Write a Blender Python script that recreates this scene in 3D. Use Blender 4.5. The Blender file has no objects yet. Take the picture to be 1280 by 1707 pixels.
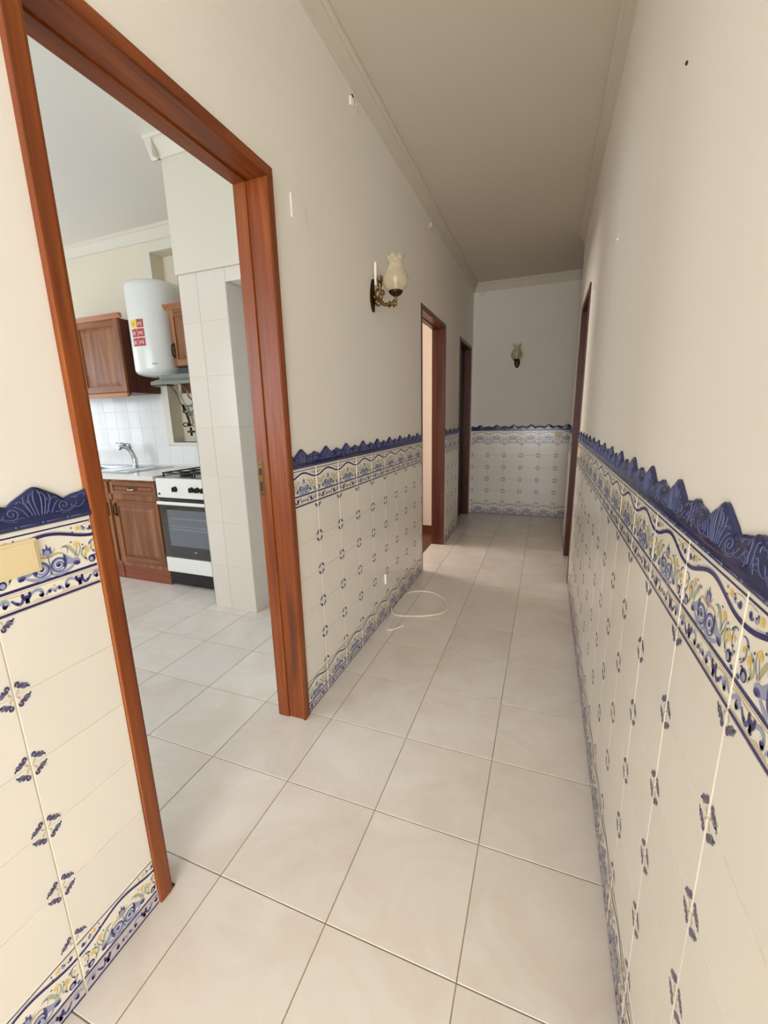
import bpy, bmesh, math, random
from mathutils import Vector, Matrix
random.seed(7)
C = bpy.context.scene.collection
PI = math.pi

# ------------------------------------------------------------------ materials
def srgb(c):
    return tuple((x/12.92 if x <= .04045 else ((x+.055)/1.055)**2.4) for x in [v/255 for v in c]) + (1,)

def newmat(name):
    m = bpy.data.materials.new(name); m.use_nodes = True
    nt = m.node_tree; b = nt.nodes['Principled BSDF']
    return m, nt, b

def N(nt, typ, **kw):
    n = nt.nodes.new(typ)
    for k, v in kw.items():
        if k in n.inputs: n.inputs[k].default_value = v
        else: setattr(n, k, v)
    return n

def plain(name, col, rough=.5, metal=0, bump=0, bscale=60, var=0, vscale=3, coat=0, spec=.5):
    m, nt, b = newmat(name)
    b.inputs['Roughness'].default_value = rough
    b.inputs['Metallic'].default_value = metal
    b.inputs['Coat Weight'].default_value = coat
    b.inputs['Specular IOR Level'].default_value = spec
    tc = N(nt, 'ShaderNodeTexCoord')
    nz = N(nt, 'ShaderNodeTexNoise', Scale=vscale, Detail=5.0)
    nt.links.new(tc.outputs['Object'], nz.inputs['Vector'])
    mx = N(nt, 'ShaderNodeMix', data_type='RGBA')
    c = srgb(col)
    d = tuple(x*(1-var) for x in c[:3]) + (1,)
    u = tuple(min(1, x*(1+var*.5)) for x in c[:3]) + (1,)
    mx.inputs[6].default_value = d; mx.inputs[7].default_value = u
    nt.links.new(nz.outputs['Fac'], mx.inputs[0])
    nt.links.new(mx.outputs[2], b.inputs['Base Color'])
    if bump:
        n2 = N(nt, 'ShaderNodeTexNoise', Scale=bscale, Detail=4.0)
        nt.links.new(tc.outputs['Object'], n2.inputs['Vector'])
        bp = N(nt, 'ShaderNodeBump', Strength=bump, Distance=.004)
        nt.links.new(n2.outputs['Fac'], bp.inputs['Height'])
        nt.links.new(bp.outputs['Normal'], b.inputs['Normal'])
    return m

def wood(name, axis, dark, mid, light, rough=.32, scale=1.0):
    m, nt, b = newmat(name)
    tc = N(nt, 'ShaderNodeTexCoord')
    mp = N(nt, 'ShaderNodeMapping')
    s = [42*scale]*3; s['xyz'.index(axis)] = 1.6*scale
    mp.inputs['Scale'].default_value = s
    nt.links.new(tc.outputs['Object'], mp.inputs['Vector'])
    n1 = N(nt, 'ShaderNodeTexNoise', Scale=1.0, Detail=6.0, Roughness=.6, Distortion=.6)
    nt.links.new(mp.outputs['Vector'], n1.inputs['Vector'])
    mp2 = N(nt, 'ShaderNodeMapping')
    s2 = [9*scale]*3; s2['xyz'.index(axis)] = .7*scale
    mp2.inputs['Scale'].default_value = s2
    nt.links.new(tc.outputs['Object'], mp2.inputs['Vector'])
    n2 = N(nt, 'ShaderNodeTexNoise', Scale=1.0, Detail=2.0, Distortion=1.5)
    nt.links.new(mp2.outputs['Vector'], n2.inputs['Vector'])
    mm = N(nt, 'ShaderNodeMath', operation='ADD')
    nt.links.new(n1.outputs['Fac'], mm.inputs[0]); nt.links.new(n2.outputs['Fac'], mm.inputs[1])
    hf = N(nt, 'ShaderNodeMath', operation='MULTIPLY'); hf.inputs[1].default_value = .5
    nt.links.new(mm.outputs[0], hf.inputs[0])
    cr = N(nt, 'ShaderNodeValToRGB')
    e = cr.color_ramp.elements
    e[0].position = .36; e[0].color = srgb(dark)
    e[1].position = .64; e[1].color = srgb(light)
    k = e.new(.5); k.color = srgb(mid)
    nt.links.new(hf.outputs[0], cr.inputs['Fac'])
    nt.links.new(cr.outputs['Color'], b.inputs['Base Color'])
    b.inputs['Roughness'].default_value = rough
    bp = N(nt, 'ShaderNodeBump', Strength=.15, Distance=.002)
    nt.links.new(n1.outputs['Fac'], bp.inputs['Height'])
    nt.links.new(bp.outputs['Normal'], b.inputs['Normal'])
    return m

def ceramic(name, col, rough=.1, var=.03, marble=0, mcol=(200, 185, 165), bump=.0, mscale=5):
    """glazed tile; each tile (mesh island) differs slightly in shade"""
    m, nt, b = newmat(name)
    geo = N(nt, 'ShaderNodeNewGeometry')
    tc = N(nt, 'ShaderNodeTexCoord')
    c = srgb(col)
    hsv = N(nt, 'ShaderNodeHueSaturation')
    mr = N(nt, 'ShaderNodeMapRange'); mr.inputs[3].default_value = 1-var; mr.inputs[4].default_value = 1+var*.4
    nt.links.new(geo.outputs['Random Per Island'], mr.inputs[0])
    nt.links.new(mr.outputs[0], hsv.inputs['Value'])
    if marble:
        off = N(nt, 'ShaderNodeVectorMath', operation='SCALE'); off.inputs['Scale'].default_value = 0
        cmb = N(nt, 'ShaderNodeCombineXYZ')
        ml = N(nt, 'ShaderNodeMath', operation='MULTIPLY'); ml.inputs[1].default_value = 37.0
        nt.links.new(geo.outputs['Random Per Island'], ml.inputs[0])
        nt.links.new(ml.outputs[0], cmb.inputs[0]); nt.links.new(ml.outputs[0], cmb.inputs[2])
        ad = N(nt, 'ShaderNodeVectorMath', operation='ADD')
        nt.links.new(tc.outputs['Object'], ad.inputs[0]); nt.links.new(cmb.outputs[0], ad.inputs[1])
        nz = N(nt, 'ShaderNodeTexNoise', Scale=float(mscale), Detail=8.0, Roughness=.62, Distortion=.8)
        nt.links.new(ad.outputs[0], nz.inputs['Vector'])
        cr = N(nt, 'ShaderNodeValToRGB')
        cr.color_ramp.elements[0].position = .4; cr.color_ramp.elements[1].position = .68
        nt.links.new(nz.outputs['Fac'], cr.inputs['Fac'])
        mk = N(nt, 'ShaderNodeMath', operation='MULTIPLY'); mk.inputs[1].default_value = marble
        nt.links.new(cr.outputs['Color'], mk.inputs[0])
        mx = N(nt, 'ShaderNodeMix', data_type='RGBA')
        mx.inputs[6].default_value = c; mx.inputs[7].default_value = srgb(mcol)
        nt.links.new(mk.outputs[0], mx.inputs[0])
        nt.links.new(mx.outputs[2], hsv.inputs['Color'])
    else:
        hsv.inputs['Color'].default_value = c
    nt.links.new(hsv.outputs['Color'], b.inputs['Base Color'])
    b.inputs['Roughness'].default_value = rough
    if bump:
        n2 = N(nt, 'ShaderNodeTexNoise', Scale=7.0, Detail=2.0)
        nt.links.new(tc.outputs['Object'], n2.inputs['Vector'])
        bp = N(nt, 'ShaderNodeBump', Strength=bump, Distance=.01)
        nt.links.new(n2.outputs['Fac'], bp.inputs['Height'])
        nt.links.new(bp.outputs['Normal'], b.inputs['Normal'])
    return m

M = {}
M['plaster'] = plain('cream_plaster', (236, 233, 226), .75, bump=.12, bscale=35, var=.04, vscale=1.6)
M['kplaster'] = plain('kitchen_cream_plaster', (226, 217, 196), .75, bump=.1, bscale=35, var=.04, vscale=1.6)
M['ceil'] = plain('ceiling_paint', (214, 207, 193), .85, bump=.1, bscale=25, var=.04, vscale=1.2)
M['kceil'] = plain('kitchen_ceiling_paint', (232, 229, 222), .85, bump=.05, bscale=25, var=.03, vscale=1.2)
M['white'] = plain('white_gloss_paint', (222, 217, 202), .45, bump=.03, bscale=40, var=.02)
M['grout_l'] = plain('light_grout', (226, 217, 194), .8, var=.04, vscale=20)
M['grout_f'] = plain('floor_grout', (150, 138, 120), .9, var=.15, vscale=12)
M['floor'] = ceramic('beige_floor_tile', (232, 227, 221), .3, .05, .6, (214, 203, 190), .0, 4)
M['dado'] = ceramic('cream_dado_tile', (236, 232, 223), .16, .025, bump=.08)
M['bordt'] = ceramic('border_tile', (243, 239, 226), .16, .02)
M['crest'] = plain('cobalt_glaze', (31, 39, 90), .16, var=.25, vscale=30, coat=.3)
M['crest_l'] = plain('cobalt_glaze_relief', (80, 92, 138), .24, var=.15, vscale=60, coat=.3)
M['ink_d'] = plain('ink_dark_violet_blue', (48, 40, 104), .2, var=.1, vscale=50)
M['ink_f'] = plain('ink_grey_violet', (84, 78, 114), .2, var=.15, vscale=120)
M['ink_f2'] = plain('ink_grey_blue', (118, 120, 150), .2, var=.15, vscale=120)
M['ink_w'] = plain('ink_white', (238, 238, 236), .2)
M['ink_m'] = plain('ink_mid_blue', (78, 90, 156), .2, var=.3, vscale=120)
M['ink_l'] = plain('ink_pale_blue', (160, 168, 198), .2, var=.15, vscale=90)
M['ink_lil'] = plain('ink_pale_lilac', (208, 200, 206), .2, var=.05, vscale=60)
M['ink_y'] = plain('ink_yellow', (240, 210, 120), .2, var=.12, vscale=90)
M['ink_g'] = plain('ink_sage_green', (184, 186, 150), .2, var=.15, vscale=90)
M['ink_o'] = plain('ink_ochre', (200, 180, 146), .2, var=.1, vscale=90)
for ax in 'xyz':
    M['frame_'+ax] = wood('mahogany_frame_'+ax, ax, (92, 41, 10), (128, 61, 16), (152, 82, 26), .4)
    M['cab_'+ax] = wood('cabinet_wood_'+ax, ax, (104, 60, 38), (138, 88, 58), (164, 112, 76), .36, .8)
    M['dark_'+ax] = wood('dark_walnut_'+ax, ax, (62, 24, 14), (86, 36, 20), (108, 50, 28), .35)
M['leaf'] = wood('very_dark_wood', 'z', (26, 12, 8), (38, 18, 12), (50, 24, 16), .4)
M['cabside'] = wood('cabinet_side_veneer', 'z', (70, 32, 20), (90, 42, 26), (104, 52, 32), .4)
M['crownw'] = wood('crown_wood', 'x', (150, 92, 56), (176, 112, 70), (196, 132, 86), .35)
M['plinth'] = wood('plinth_wood', 'x', (112, 56, 38), (134, 70, 48), (146, 80, 56), .45)
M['brass'] = plain('antique_brass', (128, 102, 60), .36, 1, bump=.2, bscale=90, var=.45, vscale=60)
M['bronze'] = plain('dark_bronze', (84, 64, 40), .4, 1, bump=.2, bscale=90, var=.35, vscale=50)
M['chrome'] = plain('chrome', (205, 208, 212), .12, 1, var=.05)
M['steel'] = plain('brushed_steel', (190, 192, 192), .28, 1, var=.08, vscale=20)
M['hose'] = plain('braided_hose', (150, 150, 148), .35, 1, bump=.5, bscale=900, var=.3, vscale=400)
M['enamel'] = plain('white_enamel', (240, 240, 236), .22, var=.02, coat=.3)
M['heater'] = plain('heater_white', (226, 228, 224), .3, var=.02, coat=.2)
M['black'] = plain('black_enamel', (22, 22, 26), .2, var=.1)
M['iron'] = plain('cast_iron', (26, 26, 27), .6, bump=.2, bscale=200, var=.2)
M['ovenglass'] = plain('oven_glass', (24, 26, 34), .04, var=.05, coat=1)
M['ovenwin'] = plain('oven_window', (92, 100, 112), .05, var=.12, vscale=6, coat=1)
M['ptile'] = ceramic('pillar_tile', (226, 218, 208), .2, .03, bump=.05)
M['btile'] = ceramic('backsplash_tile', (236, 237, 236), .12, .03, bump=.1)
M['grout_w'] = plain('white_grout', (228, 228, 224), .7)
M['worktop'] = ceramic('worktop_stone', (230, 228, 224), .2, 0, .4, (206, 202, 196), 0, 40)
M['plate'] = plain('ivory_plastic', (232, 215, 172), .35, var=.03)
M['plate_w'] = plain('pale_plastic', (226, 218, 200), .4, var=.03)
M['cable'] = plain('white_cable', (246, 240, 224), .4, var=.03)
M['hole'] = plain('dark_hole', (60, 50, 36), .9)
M['red'] = plain('sticker_red', (178, 62, 66), .4, var=.25, vscale=80)
M['yellow'] = plain('sticker_yellow', (240, 206, 60), .4, var=.1, vscale=50)
M['wht'] = plain('sticker_white', (238, 232, 224), .4)
M['grey'] = plain('grey_print', (150, 152, 154), .4)
M['doorgrey'] = plain('grey_white_paint', (206, 210, 216), .5, var=.03)
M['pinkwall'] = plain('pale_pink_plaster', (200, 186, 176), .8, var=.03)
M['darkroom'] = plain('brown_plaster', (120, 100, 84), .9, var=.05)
M['hoodg'] = plain('hood_grey_green', (128, 134, 128), .3, .2, var=.1)
M['hoodf'] = plain('hood_filter', (70, 74, 76), .35, .8, bump=.4, bscale=300, var=.3, vscale=60)

def glassmat():
    m, nt, b = newmat('etched_glass')
    b.inputs['Base Color'].default_value = srgb((228, 218, 196))
    b.inputs['Roughness'].default_value = .18
    b.inputs['Coat Weight'].default_value = .5
    tr = N(nt, 'ShaderNodeBsdfTransparent'); tr.inputs[0].default_value = (.98, .96, .9, 1)
    mx = N(nt, 'ShaderNodeMixShader')
    lw = N(nt, 'ShaderNodeLayerWeight', Blend=.35)
    tc = N(nt, 'ShaderNodeTexCoord'); nz = N(nt, 'ShaderNodeTexNoise', Scale=28.0, Detail=3.0)
    nt.links.new(tc.outputs['Object'], nz.inputs['Vector'])
    ad = N(nt, 'ShaderNodeMath', operation='MULTIPLY_ADD'); ad.inputs[1].default_value = .45; ad.inputs[2].default_value = -.02
    nt.links.new(nz.outputs['Fac'], ad.inputs[0])
    a2 = N(nt, 'ShaderNodeMath', operation='ADD'); a2.use_clamp = True
    ml = N(nt, 'ShaderNodeMath', operation='MULTIPLY'); ml.inputs[1].default_value = .6
    nt.links.new(lw.outputs['Facing'], ml.inputs[0])
    nt.links.new(ad.outputs[0], a2.inputs[0]); nt.links.new(ml.outputs[0], a2.inputs[1])
    nt.links.new(a2.outputs[0], mx.inputs[0])
    nt.links.new(tr.outputs[0], mx.inputs[1]); nt.links.new(b.outputs[0], mx.inputs[2])
    nt.links.new(mx.outputs[0], nt.nodes['Material Output'].inputs['Surface'])
    return m
M['glass'] = glassmat()

# ------------------------------------------------------------------ mesh builder
class MB:
    def __init__(s): s.v = []; s.f = []; s.m = []; s.sm = []; s.mats = []
    def mi(s, k):
        if k not in s.mats: s.mats.append(k)
        return s.mats.index(k)
    def add(s, vs, fs, k, smooth=False):
        o = len(s.v); s.v += [tuple(v) for v in vs]; i = s.mi(k)
        for f in fs: s.f.append([o+a for a in f]); s.m.append(i); s.sm.append(smooth)
        return s
    def box(s, a, b, k, bev=0):
        x0, y0, z0 = [min(a[i], b[i]) for i in range(3)]; x1, y1, z1 = [max(a[i], b[i]) for i in range(3)]
        if bev > 0:
            bm = bmesh.new()
            bmesh.ops.create_cube(bm, size=1)
            for v in bm.verts:
                v.co = Vector(((x0+x1)/2+v.co.x*(x1-x0), (y0+y1)/2+v.co.y*(y1-y0), (z0+z1)/2+v.co.z*(z1-z0)))
            bv = min(bev, .45*min(x1-x0, y1-y0, z1-z0))
            bmesh.ops.bevel(bm, geom=list(bm.edges), offset=bv, segments=2, affect='EDGES', profile=.6)
            bm.verts.ensure_lookup_table(); bm.verts.index_update()
            s.add([v.co[:] for v in bm.verts], [[v.index for v in f.verts] for f in bm.faces], k)
            bm.free(); return s
        vs = [(x0,y0,z0),(x1,y0,z0),(x1,y1,z0),(x0,y1,z0),(x0,y0,z1),(x1,y0,z1),(x1,y1,z1),(x0,y1,z1)]
        return s.add(vs, [(0,3,2,1),(4,5,6,7),(0,1,5,4),(1,2,6,5),(2,3,7,6),(3,0,4,7)], k)
    def tube(s, pts, r, k, n=10, smooth=True, cap=True):
        pts = [Vector(p) for p in pts]
        rs = r if isinstance(r, (list, tuple)) else [r]*len(pts)
        rings = []; up = None
        for i, p in enumerate(pts):
            t = (pts[min(i+1, len(pts)-1)]-pts[max(i-1, 0)])
            if t.length < 1e-9: t = Vector((0,0,1))
            t.normalize()
            if up is None:
                up = t.orthogonal().normalized()
            else:
                up = up - t*up.dot(t)
                if up.length < 1e-6: up = t.orthogonal()
                up.normalize()
            w = t.cross(up)
            rings.append([p+(up*math.cos(2*PI*j/n)+w*math.sin(2*PI*j/n))*rs[i] for j in range(n)])
        vs = [v for r_ in rings for v in r_]; fs = []
        for i in range(len(pts)-1):
            for j in range(n):
                fs.append((i*n+j, i*n+(j+1)%n, (i+1)*n+(j+1)%n, (i+1)*n+j))
        if cap:
            fs.append(tuple(range(n))[::-1]); fs.append(tuple((len(pts)-1)*n+j for j in range(n)))
        return s.add(vs, fs, k, smooth)
    def lathe(s, prof, c, k, n=32, axis='z', ruffle=None, smooth=True, closed=False, sy=1.0):
        vs = []; fs = []
        for i, (r, h) in enumerate(prof):
            for j in range(n):
                a = 2*PI*j/n; rr = r; hh = h
                if ruffle: rr, hh = ruffle(i, a, r, h)
                x, y = rr*math.cos(a), rr*math.sin(a)*sy
                if axis == 'z': p = (c[0]+x, c[1]+y, c[2]+hh)
                elif axis == 'x': p = (c[0]+hh, c[1]+x, c[2]+y)
                else: p = (c[0]+x, c[1]+hh, c[2]+y)
                vs.append(p)
        for i in range(len(prof)-1):
            for j in range(n):
                fs.append((i*n+j, i*n+(j+1)%n, (i+1)*n+(j+1)%n, (i+1)*n+j))
        if closed:
            fs.append(tuple(range(n))[::-1]); fs.append(tuple((len(prof)-1)*n+j for j in range(n)))
        return s.add(vs, fs, k, smooth)
    def extrude(s, prof, path_a, path_b, k, axes, smooth=False):
        """prof: 2D points; axes: (vector for first coord, vector for second)"""
        A, B = Vector(path_a), Vector(path_b); u, w = Vector(axes[0]), Vector(axes[1]); n = len(prof)
        vs = [A+u*p+w*q for p, q in prof]+[B+u*p+w*q for p, q in prof]
        fs = [(i, (i+1) % n, n+(i+1) % n, n+i) for i in range(n)]
        fs += [tuple(range(n))[::-1], tuple(range(n, 2*n))]
        return s.add(vs, fs, k, smooth)
    def build(s, name, parent=None, kind=None):
        me = bpy.data.meshes.new(name)
        me.from_pydata(s.v, [], s.f)
        for k in s.mats: me.materials.append(M[k])
        me.polygons.foreach_set('material_index', s.m)
        me.polygons.foreach_set('use_smooth', s.sm)
        me.update()
        bm = bmesh.new(); bm.from_mesh(me)
        bmesh.ops.recalc_face_normals(bm, faces=bm.faces)
        bm.to_mesh(me); bm.free()
        o = bpy.data.objects.new(name, me); C.objects.link(o)
        if parent: o.parent = parent; o.matrix_parent_inverse = Matrix.Translation(parent.location).inverted() if parent.location.length else Matrix()
        if kind: o['kind'] = kind
        return o

def empty(name, loc=(0, 0, 0), label=None, cat=None, group=None, kind=None):
    o = bpy.data.objects.new(name, None); o.location = loc; C.objects.link(o)
    o.empty_display_size = .05
    if label: o['label'] = label
    if cat: o['category'] = cat
    if group: o['group'] = group
    if kind: o['kind'] = kind
    return o
def tag(o, label, cat, group=None):
    o['label'] = label; o['category'] = cat
    if group: o['group'] = group
    return o

# ------------------------------------------------------------------ layout (metres)
H = 2.74          # ceiling
XL = -.006        # plaster of the left wall (tile face is x = 0)
XK = -.125        # kitchen side of that wall
W = 1.092         # tile face of the right wall
XR = W+.006
YE = 5.05         # end wall tile face
YB = -.75         # the corridor opens into a hall behind the camera
HB = -3.6; HX = 2.6
KB = 2.47         # kitchen back wall
KL = -4.2         # kitchen window wall
KY = -1.3
T = .33

# openings in the left wall: (y0, y1, ztop) of rough holes
D1 = (.222, .978, 2.025); D2 = (2.765, 3.575, 2.03); D3 = (4.225, 4.965, 2.04)
DR = (2.845, 3.56, 2.05)

# ---- floor tiles
mb = MB()
mb.box((KL-.2, KY-.2, -.05), (XK, KB+.3, -.0012), 'grout_f')
mb.box((XK, YB, -.05), (1.95, YE+.1, -.0012), 'grout_f'); mb.box((XK, HB-.2, -.05), (HX+.1, YB, -.0012), 'grout_f')
g = .0013
def ftile(x0, x1, y0, y1):
    if x1-x0 < .01 or y1-y0 < .01: return
    c = .0012
    x0 += g; x1 -= g; y0 += g; y1 -= g
    vs = [(x0,y0,-c),(x1,y0,-c),(x1,y1,-c),(x0,y1,-c),(x0+c,y0+c,0),(x1-c,y0+c,0),(x1-c,y1-c,0),(x0+c,y1-c,0)]
    mb.add(vs, [(4,5,6,7),(0,1,5,4),(1,2,6,5),(2,3,7,6),(3,0,4,7)], 'floor')
X0 = -.2246
for j in range(-11, 16):
    for i in range(-13, 9):
        x0, y0 = X0+i*T, j*T; x1, y1 = x0+T, y0+T
        if x0 >= XK-.2:
            if y0 > YE or (y0 > -.7 and x0 > 1.9): continue
            xa = x0
            if x0 < XK and not (D1[0]-.4 < y0 < D1[1]+1.6): xa = max(x0, XK)
            if y0 > KB-.1 and x1 < XK: continue
            if j*T > KB and xa < XK: xa = XK
            ftile(xa, x1, y0, min(y1, YE))
        elif y0 < KB+.1 and y1 > KY and x1 > KL: ftile(max(x0, KL), x1, y0, min(y1, KB+.1))
mb.build('floor', kind='structure')
mb = MB(); mb.box((-2.6, 2.62, -.06), (XK+.001, 4.05, .0005), 'dark_y'); mb.build('floor', kind='structure')
mb = MB(); mb.box((-2.6, 4.1, -.06), (XK+.001, 5.3, .0005), 'dark_y'); mb.build('floor', kind='structure')

# ---- ceilings
mb = MB(); mb.box((XK, HB-.2, H), (HX+.1, YE+.15, H+.1), 'ceil'); mb.build('ceiling', kind='structure')
mb = MB(); mb.box((KL-.2, KY-.2, H), (XK-.0005, KB+.25, H+.1), 'kceil'); mb.build('ceiling', kind='structure')
mb = MB(); mb.box((-2.6, KB+.26, H), (XK-.0005, 5.3, H+.1), 'kceil'); mb.build('ceiling', kind='structure')

# ---- walls
mb = MB()
y = HB
for (a, b, z) in (D1, D2, D3):
    mb.box((XK, y, 0), (XL, a, H), 'plaster'); mb.box((XK, a, z), (XL, b, H), 'plaster'); y = b
mb.box((XK, y, 0), (XL, YE+.15, H), 'plaster')
wall_left = mb.build('wall_left', kind='structure')
mb = MB()
mb.box((XR, YB, 0), (XR+.12, DR[0], H), 'plaster'); mb.box((XR, DR[0], DR[2]), (XR+.12, DR[1], H), 'plaster')
mb.box((XR, DR[1], 0), (XR+.12, 4.0, H), 'plaster')
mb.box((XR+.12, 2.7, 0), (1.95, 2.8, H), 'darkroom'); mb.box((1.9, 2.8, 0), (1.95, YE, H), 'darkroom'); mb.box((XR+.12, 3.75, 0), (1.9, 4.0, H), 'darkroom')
wall_right = mb.build('wall_right', kind='structure')
mb = MB(); mb.box((XL, YE+.006, 0), (1.95, YE+.15, H), 'plaster'); wall_end = mb.build('wall_end', kind='structure')
# wall behind the camera with a tall glazed opening
mb = MB()
hx0, hx1, hz0, hz1 = .15, 2.3, .25, 2.45
mb.box((XK, HB-.15, 0), (hx0, HB, H), 'plaster'); mb.box((hx1, HB-.15, 0), (HX+.1, HB, H), 'plaster'); mb.box((hx0, HB-.15, hz1), (hx1, HB, H), 'plaster'); mb.box((hx0, HB-.15, 0), (hx1, HB, hz0), 'plaster')
mb.box((HX, HB, 0), (HX+.1, YB-.0, H), 'plaster'); mb.box((XR+.12, YB-.0005, 0), (HX+.1, YB+.12, H), 'plaster')
mb.build('wall_back', kind='structure')
mb = MB()
for i in range(4):
    x = hx0+(hx1-hx0-.04)*i/3; mb.box((x, HB-.1, hz0), (x+.04, HB-.05, hz1), 'white')
for z in (hz0, 1.7, hz1-.04): mb.box((hx0, HB-.1, z), (hx1, HB-.05, z+.04), 'white')
mb.build('window_1', kind='structure')

# kitchen walls
mb = MB()
NX0, NZ0, NZ1, ND = -2.165, 1.065, 2.565, .11     # niche in the back wall
mb.box((KL-.15, KB, 0), (NX0, KB+.25, H), 'kplaster')
mb.box((NX0, KB, 0), (XK, KB+.25, NZ0), 'kplaster')
mb.box((NX0, KB, NZ1), (XK, KB+.25, H), 'kplaster')
mb.box((NX0, KB+ND, NZ0), (XK, KB+.25, NZ1), 'kplaster')
wall_kb = mb.build('wall_kitchen_back', kind='structure')
mb = MB()   # raised painted rim round the niche
mb.box((NX0-.07, KB-.012, 1.04), (NX0, KB, 2.63), 'white', .003)
mb.box((NX0-.0005, KB-.012, NZ1), (-1.17, KB, 2.63), 'white', .003)
mb.box((NX0-.0005, KB-.016, 1.035), (-1.17, KB+ND, NZ0), 'white', .003)
mb.build('trim_1', kind='structure')
mb = MB()   # window wall
wy0, wy1, wz0, wz1 = .95, 2.25, .9, 2.1
mb.box((KL-.15, KY, 0), (KL, wy0, H), 'kplaster'); mb.box((KL-.15, wy1, 0), (KL, KB, H), 'kplaster')
mb.box((KL-.15, wy0, 0), (KL, wy1, wz0), 'kplaster'); mb.box((KL-.15, wy0, wz1), (KL, wy1, H), 'kplaster')
mb.build('wall_kitchen_left', kind='structure')
mb = MB()
for i in range(5):
    yy = wy0+(wy1-wy0)*i/4; mb.box((KL-.08, yy-.022, wz0), (KL-.03, yy+.022, wz1), 'white')
for z in (wz0, 1.5, wz1-.03): mb.box((KL-.08, wy0, z), (KL-.03, wy1, z+.03), 'white')
mb.build('window_2', kind='structure')
mb = MB(); fx0, fx1 = -3.3, -1.5
mb.box((KL-.15, KY-.15, 0), (fx0, KY, H), 'kplaster'); mb.box((fx1, KY-.15, 0), (XK-.0005, KY, H), 'kplaster'); mb.box((fx0, KY-.15, 0), (fx1, KY, .95), 'kplaster'); mb.box((fx0, KY-.15, 2.2), (fx1, KY, H), 'kplaster')
mb.build('wall_kitchen_front', kind='structure')
mb = MB()
for i in range(4):
    x = fx0+(fx1-fx0-.04)*i/3; mb.box((x, KY-.1, .95), (x+.04, KY-.05, 2.2), 'white')
for z in (.95, 2.16): mb.box((fx0, KY-.1, z), (fx1, KY-.05, z+.04), 'white')
mb.build('window_3', kind='structure')

# pillar + doorway of the pantry
PX0, PX1, PY, PZ = -1.165, -.828, 1.715, 1.99
mb = MB()
mb.box((PX0, PY+.008, 0), (PX1-.006, KB, H), 'plaster')
mb.box((PX1-.006, PY+.008, PZ+.006), (XK-.0005, PY+.15, H), 'plaster')
mb.box((-.22, PY+.008, 0), (XK-.0005, PY+.15, PZ+.006), 'plaster')
mb.box((PX1-.006, PY+.15, 0), (PX1+.0, KB, H), 'doorgrey')
mb.box((PX1, KB-.3, 0), (XK-.0005, KB, H), 'doorgrey')
wp = mb.build('wall_pantry', kind='structure')
mb = MB()   # boxed-out upper part
mb.box((PX0-.004, PY-.016, 2.062), (XK-.0005, PY+.008, 2.64), 'white', .004)
mb.box((PX0-.004, PY-.0005, 2.062), (PX0, KB, 2.64), 'white')
mb.build('upper_boxing', wp)

# tiles helper on kitchen walls
def wall_tiles(mb, o, u, n, u0, u1, z0, z1, pu, pz, uo, zo, key, gr=.0015, th=.006, grout='grout_l', gz=None):
    """o: origin, u: direction along the wall, n: outward normal"""
    gz = gr if gz is None else gz
    o, u, n = Vector(o), Vector(u), Vector(n); Z = Vector((0,0,1))
    a = o+u*u0+Z*z0; 
    vs = [o+u*p+Z*q+n*(th*.75) for p, q in ((u0,z0),(u1,z0),(u1,z1),(u0,z1))]
    mb.add(vs, [(0,1,2,3)], grout)
    i = math.floor((u0-uo)/pu)
    while uo+i*pu < u1:
        j = math.floor((z0-zo)/pz)
        while zo+j*pz < z1:
            p0, p1 = max(u0, uo+i*pu+gr), min(u1, uo+(i+1)*pu-gr)
            q0, q1 = max(z0, zo+j*pz+gz), min(z1, zo+(j+1)*pz-gz)
            if p1-p0 > .004 and q1-q0 > .004:
                c = .001; t1 = (random.random()-.5)*.0004; t2 = (random.random()-.5)*.0004
                hs = [th+t1+t2, th-t1+t2, th-t1-t2, th+t1-t2]
                inn = [(p0+c,q0+c),(p1-c,q0+c),(p1-c,q1-c),(p0+c,q1-c)]
                out = [(p0,q0),(p1,q0),(p1,q1),(p0,q1)]
                V = [o+u*p+Z*q+n*(th*.6) for p, q in out]+[o+u*p+Z*q+n*h for (p, q), h in zip(inn, hs)]
                mb.add(V, [(4,5,6,7),(0,1,5,4),(1,2,6,5),(2,3,7,6),(3,0,4,7)], key)
            j += 1
        i += 1
mb = MB()
wall_tiles(mb, (0, PY+.008, 0), (1,0,0), (0,-1,0), PX0, PX1, 0, 2.062, .2, .30, -1.03, .0, 'ptile', .0012, .008)
wall_tiles(mb, (0, PY+.008, 0), (1,0,0), (0,-1,0), PX1, XK-.001, PZ, 2.062, .2, .30, -1.03, .0, 'ptile', .0012, .008)
wall_tiles(mb, (0, PY+.008, 0), (1,0,0), (0,-1,0), -.22, XK-.001, 0, PZ, .2, .30, -1.03, .0, 'ptile', .0012, .008)
wall_tiles(mb, (PX1-.006, 0, 0), (0,1,0), (1,0,0), PY, PY+.15, 0, PZ, .2, .30, PY, .0, 'ptile', .0012, .006)
wall_tiles(mb, (PX0, 0, 0), (0,-1,0), (-1,0,0), -KB, -PY, 0, 2.062, .2, .30, -PY, .0, 'ptile', .0012, .004)
mb.build('pillar_tiles', wp)
mb = MB()
wall_tiles(mb, (0, KB, 0), (1,0,0), (0,-1,0), KL, NX0-.07, .855, 1.5, .15, .15, -2.235, .89, 'btile', .0010, grout='grout_w')
wall_tiles(mb, (0, KB, 0), (1,0,0), (0,-1,0), NX0-.07, PX0, .855, 1.036, .15, .15, -2.235, .89, 'btile', .0010, grout='grout_w')
wall_tiles(mb, (0, KB, 0), (1,0,0), (0,-1,0), KL, PX0, 0, .855, .15, .15, -2.235, .89, 'btile', .0010, grout='grout_w')
mb.build('backsplash_tiles', wall_kb)

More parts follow.
